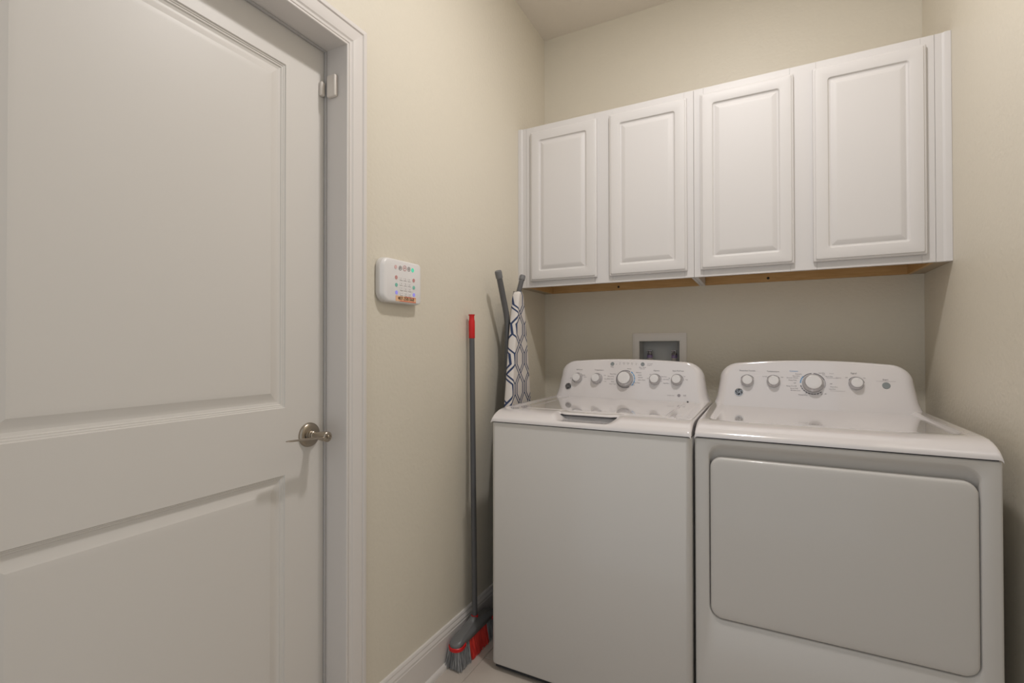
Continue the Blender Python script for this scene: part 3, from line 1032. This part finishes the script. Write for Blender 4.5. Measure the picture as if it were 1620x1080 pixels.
icon('status_icon', M['kredp'], 1.1701 - 1.2, 1.4136 - 1.37, 0.0060)
icon('mode_icon', M['kdark'], 1.1917 - 1.2, 1.4127 - 1.37, 0.0070, 'ring')
icon('mode_icon', M['kred'], 1.2130 - 1.2, 1.4150 - 1.37, 0.0090, 'ring')
icon('mode_icon', M['kdark'], 1.2335 - 1.2, 1.4150 - 1.37, 0.0070, 'ring')
icon('status_light', M['kgreen'], 1.2523 - 1.2, 1.4142 - 1.37, 0.0068)
for yy, cols in ((1.1730, ('kred', 'kteal', 'kblue')), (1.2580, ('kred', 'kteal', 'kblue'))):
    for zz, cc in zip((1.3815, 1.3580, 1.3342), cols):
        o = icon('emergency_key', M[cc], yy - 1.2 + (1.37 - zz) * 0.03, zz - 1.37, 0.0060)
keys = '123456789*0#'
for r_ in range(4):
    for c_ in range(3):
        y = 1.1955 - 1.2 + 0.0200 * c_ + 0.001 * r_
        z = 1.3800 - 1.37 - 0.0160 * r_
        mt = KM @ Matrix.Translation((y, z, 0))
        b = MB()
        b.loft([[(p[0], p[1], 0.0) for p in rr(-0.0068, 0.0068, -0.0054, 0.0054, 0.0012, 2)], [(p[0], p[1], 0.0005) for p in rr(-0.0064, 0.0064, -0.005, 0.005, 0.0012, 2)]], True, True, mtx=mt)
        ko = b.build('key', M['keypad'], kp, smooth=False)
        b = MB()
        text_mesh(b, keys[r_ * 3 + c_], 0.0085, KM @ Matrix.Translation((y, z, 0.0006)))
        b.box(-0.0064, 0.0064, -0.0054, -0.0047, 0.0001, 0.0006, mtx=mt)
        b.build('key_print', M['kgrey'], ko, smooth=False)
b = MB()
b.box(1.1700 - 1.2, 1.2690 - 1.2, 1.3075 - 1.37, 1.3245 - 1.37, 0.0, 0.0004, mtx=KM)
st = b.build('sticker', M['sticker'], kp, smooth=False)
b = MB()
b.box(1.1900 - 1.2, 1.2680 - 1.2, 1.3080 - 1.37, 1.3105 - 1.37, 0.0004, 0.0006, mtx=KM)
b.box(1.2150 - 1.2, 1.2680 - 1.2, 1.3220 - 1.37, 1.3243 - 1.37, 0.0004, 0.0006, mtx=KM)
b.build('sticker_band', M['stickerred'], st, smooth=False)
b = MB()
for ox in (-0.0002, 0.0002):
    text_mesh(b, '407-250-560', 0.0145, KM @ Matrix.Translation((1.2195 - 1.2 + ox, 1.3168 - 1.37, 0.0009)), xs=1.05)
b.build('sticker_print', M['black'], st, smooth=False)

# ------------------------------------------------------------------ broom
br = tag(empty('broom', (-0.993, 1.592, 0)), 'grey and red broom leaning on the wall beside the washer', 'broom')
B0 = Vector((-0.990, 1.585, 0))
base = Vector((-0.9885, 1.590, 0.128)) - B0
top = Vector((-1.0165, 1.614, 1.291)) - B0
ax = (top - base).normalized()
b = MB()
b.tube([base - ax * 0.02, top - ax * 0.02], 0.0105, 20)
b.build('pole', M['broompole'], br)
q = ax.to_track_quat('Z', 'Y').to_matrix().to_4x4()
b = MB()
b.lathe([(0.0112, -0.094), (0.0122, -0.092), (0.0122, -0.026), (0.0105, -0.020), (0.0100, -0.006), (0.0125, -0.002), (0.0130, 0.0), (0.0, 0.0)], 24, Matrix.Translation(top) @ q)
b.build('end_cap', M['broomred'], br)
b = MB()
b.lathe([(0.0125, 0.0), (0.0135, 0.0), (0.0135, 0.006), (0.0115, 0.007)], 24, Matrix.Translation(base - ax * 0.004) @ q)
b.build('collar', M['broomred'], br)
# block: rounded hull with a flared socket
b = MB()


def stadium(hx, hy, z, cx=0.0, cy=0.0, n=10):
    pts = []
    r = hx
    for i in range(n + 1):
        a = math.radians(-180 + 180 * i / n)
        pts.append((cx + r * math.cos(a), cy - (hy - r) + r * math.sin(a), z))
    for i in range(n + 1):
        a = math.radians(180 * i / n)
        pts.append((cx + r * math.cos(a), cy + (hy - r) + r * math.sin(a), z))
    return pts


# block top height tapers to the two ends
def block_ring(hx, hy, z, droop):
    return [(x, y, zz - droop * (abs(y) / 0.145) ** 2) for x, y, zz in stadium(hx, hy, z)]


b.loft([block_ring(0.022, 0.138, 0.082, 0.010), block_ring(0.0245, 0.141, 0.084, 0.010), block_ring(0.0255, 0.142, 0.098, 0.012), block_ring(0.0245, 0.140, 0.104, 0.014), block_ring(0.020, 0.128, 0.109, 0.014), block_ring(0.016, 0.06, 0.114, 0.012), block_ring(0.0145, 0.030, 0.118, 0.0), block_ring(0.0140, 0.0165, 0.124, 0), block_ring(0.0135, 0.0142, 0.130, 0)], True, True)
b.build('head_block', M['broomgrey'], br, angle=50)
for s in (-1, 1):
    b = MB()
    pts0, pts1 = [], []
    rings = []
    for i in range(17):
        a = math.radians(-180 + 180 * i / 16) if s < 0 else math.radians(180 * i / 16)
        cyy = s * (0.142 - 0.0255)
        row = []
        for rad, z in ((0.0250, 0.079), (0.0285, 0.079), (0.0288, 0.090), (0.0262, 0.092)):
            y = cyy + rad * math.sin(a)
            row.append((rad * math.cos(a), y, z - 0.010))
        rings.append(row)
    # straight ends running in along the block
    first = [(p[0], p[1] - s * 0.020, p[2] + 0.004) for p in rings[0]]
    last = [(p[0], p[1] - s * 0.020, p[2] + 0.004) for p in rings[-1]]
    b.loft([first] + rings + [last], True, True)
    b.build('bumper', M['broomred'], br, angle=50)


def bristles(name, m, ya, yb, seed, n):
    random.seed(seed)
    b = MB()
    for i in range(n):
        y = ya + (yb - ya) * (i + random.random()) / n
        x = random.uniform(-0.019, 0.019)
        end = abs(y) / 0.142
        ytip = y * 1.055 + random.gauss(0, 0.0025)
        xtip = x * 1.75 + random.gauss(0, 0.002)
        z0 = 0.083 - 0.010 * end * end
        zt = 0.0006 + abs(random.gauss(0, 0.0022)) + (0.004 if end > 0.9 else 0)
        mid = Vector(((x + xtip) / 2, (y + ytip) / 2, z0 * 0.5))
        rad = random.uniform(0.0009, 0.0019)
        rings = []
        for p in (Vector((x, y, z0 + 0.004)), mid, Vector((xtip, ytip, zt))):
            rings.append([(p.x + rad * math.cos(a), p.y + rad * math.sin(a), p.z) for a in (0, 2.09, 4.19)])
        b.loft(rings, True, True)
    o = b.build(name, m, br, smooth=False)
    tag(o, kind='stuff')
    return o


bristles('bristle_tuft', M['bgrey'], -0.136, -0.062, 1, 430)
bristles('bristle_tuft', M['bgrey'], 0.066, 0.136, 2, 380)
bristles('bristle_tuft', M['bred'], -0.060, 0.064, 3, 760)

# ------------------------------------------------------------------ ironing board
ibC = Vector((-0.932, 1.890, 0))
wv = Vector((-0.1414, 0.98994, 0))
nv = Vector((0.98994, 0.1414, 0))
ib = tag(empty('ironing_board', ibC), 'folded ironing board with navy trellis cover standing behind the washer', 'ironing board')
HW = [(0.03, 0.150), (0.06, 0.172), (0.45, 0.178), (0.65, 0.172), (0.80, 0.160), (0.92, 0.142), (1.0, 0.123), (1.10, 0.103), (1.186, 0.0855), (1.28, 0.064), (1.34, 0.048), (1.375, 0.037), (1.392, 0.028), (1.401, 0.017), (1.405, 0.006)]
TH = 0.034
b = MB()
rings, uvs = [], []
zs = [0.03, 0.04, 0.06, 0.1, 0.2, 0.3, 0.4, 0.5, 0.6, 0.7, 0.8, 0.86, 0.92, 0.96, 1.0, 1.05, 1.10, 1.14, 1.186, 1.23, 1.28, 1.31, 1.34, 1.36, 1.375, 1.387, 1.392, 1.397, 1.401, 1.4035, 1.405]
for z in zs:
    hw = interp(HW, z)
    ring, uv = [], []
    # profile around: rear lip, near edge, face, far edge, rear lip
    e = min(0.010, hw * 0.9)
    pr = [(-hw + 0.02, -TH), (-hw + 0.004, -TH + 0.002), (-hw, -TH + 0.008), (-hw, -0.010)] + [(-hw + e * (1 - math.cos(a)), -0.010 + 0.010 * math.sin(a)) for a in [math.radians(k) for k in (25, 50, 75)]]
    pr += [(-hw + e + (2 * hw - 2 * e) * t, 0.0) for t in [i / 12 for i in range(13)]]
    pr += [(hw - e * (1 - math.cos(a)), -0.010 + 0.010 * math.sin(a)) for a in [math.radians(k) for k in (75, 50, 25)]] + [(hw, -0.010), (hw, -TH + 0.008), (hw - 0.004, -TH + 0.002), (hw - 0.02, -TH)]
    s = -hw - TH
    prev = None
    for a, dn in pr:
        if prev is not None:
            s += math.hypot(a - prev[0], dn - prev[1])
        prev = (a, dn)
        p = wv * a + nv * dn
        ring.append((p.x, p.y, z))
        uv.append((s, z))
    rings.append(ring)
    uvs.append(uv)
uvl = b.bm.loops.layers.uv.new('UVMap')
rows = [[b.bm.verts.new(p) for p in r] for r in rings]
nn = len(rows[0])
for i in range(len(rows) - 1):
    for j in range(nn - 1):
        f = b.bm.faces.new((rows[i][j], rows[i][j + 1], rows[i + 1][j + 1], rows[i + 1][j]))
        for lp, (a, c) in zip(f.loops, ((i, j), (i, j + 1), (i + 1, j + 1), (i + 1, j))):
            lp[uvl].uv = uvs[a][c]
for r in (rows[0], rows[-1]):
    f = b.bm.faces.new(r)
    for lp in f.loops:
        lp[uvl].uv = (0, 0.05)
b.build('padded_cover', M['cover'], ib, angle=60)
b = MB()
pts = []
outl = [(-interp(HW, z) + 0.012, z) for z in zs if z < 1.38] + [(interp(HW, z) - 0.012, z) for z in reversed(zs) if z < 1.38]
rg = []
for dn in (-0.026, -0.033):
    rg.append([tuple(wv * a + nv * dn + Vector((0, 0, z))) for a, z in outl])
b.loft(rg, True, True)
b.build('metal_deck', M['tube'], ib, smooth=False)


def ibp(a, dn, z):
    p = wv * a + nv * dn
    return Vector((p.x, p.y, z))


def leg(pts, r, cap):
    b = MB()
    b.tube(pts, r, 18)
    o = b.build('leg', M['tube'], ib)
    p1 = pts[-1]
    d = (pts[-1] - pts[-2]).normalized()
    q = d.to_track_quat('Z', 'Y').to_matrix().to_4x4()
    b = MB()
    b.lathe([(r + 0.0004, -cap), (r + 0.0020, -cap + 0.002), (r + 0.0026, -0.004), (r + 0.0005, 0.002), (0.001, 0.0035)], 20, Matrix.Translation(p1) @ q)
    b.build('rubber_cap', M['capgrey'], o)
    return o


# tips are placed in the room; the tubes run down behind the board
W_ = lambda x, y, z: Vector((x, y, z)) - ibC
leg([W_(-0.985, 1.855, 0.55), W_(-0.979, 1.846, 1.20), W_(-0.977, 1.842, 1.27), W_(-0.9745, 1.826, 1.31), W_(-0.9705, 1.748, 1.476)], 0.0125, 0.030)
leg([W_(-1.000, 1.925, 0.55), W_(-0.990, 1.960, 1.38), W_(-0.9765, 1.992, 1.489)], 0.0115, 0.022)
b = MB()
b.tube([W_(-0.985, 1.855, 0.56), W_(-0.985, 1.86, 0.45), W_(-0.990, 1.87, 0.16), W_(-0.974, 1.87, 0.12)], 0.010, 14)
b.tube([W_(-1.000, 1.925, 0.56), W_(-1.000, 1.93, 0.40), W_(-1.000, 1.95, 0.20), W_(-0.984, 1.95, 0.16)], 0.010, 14)
b.build('leg_frame', M['tube'], ib)
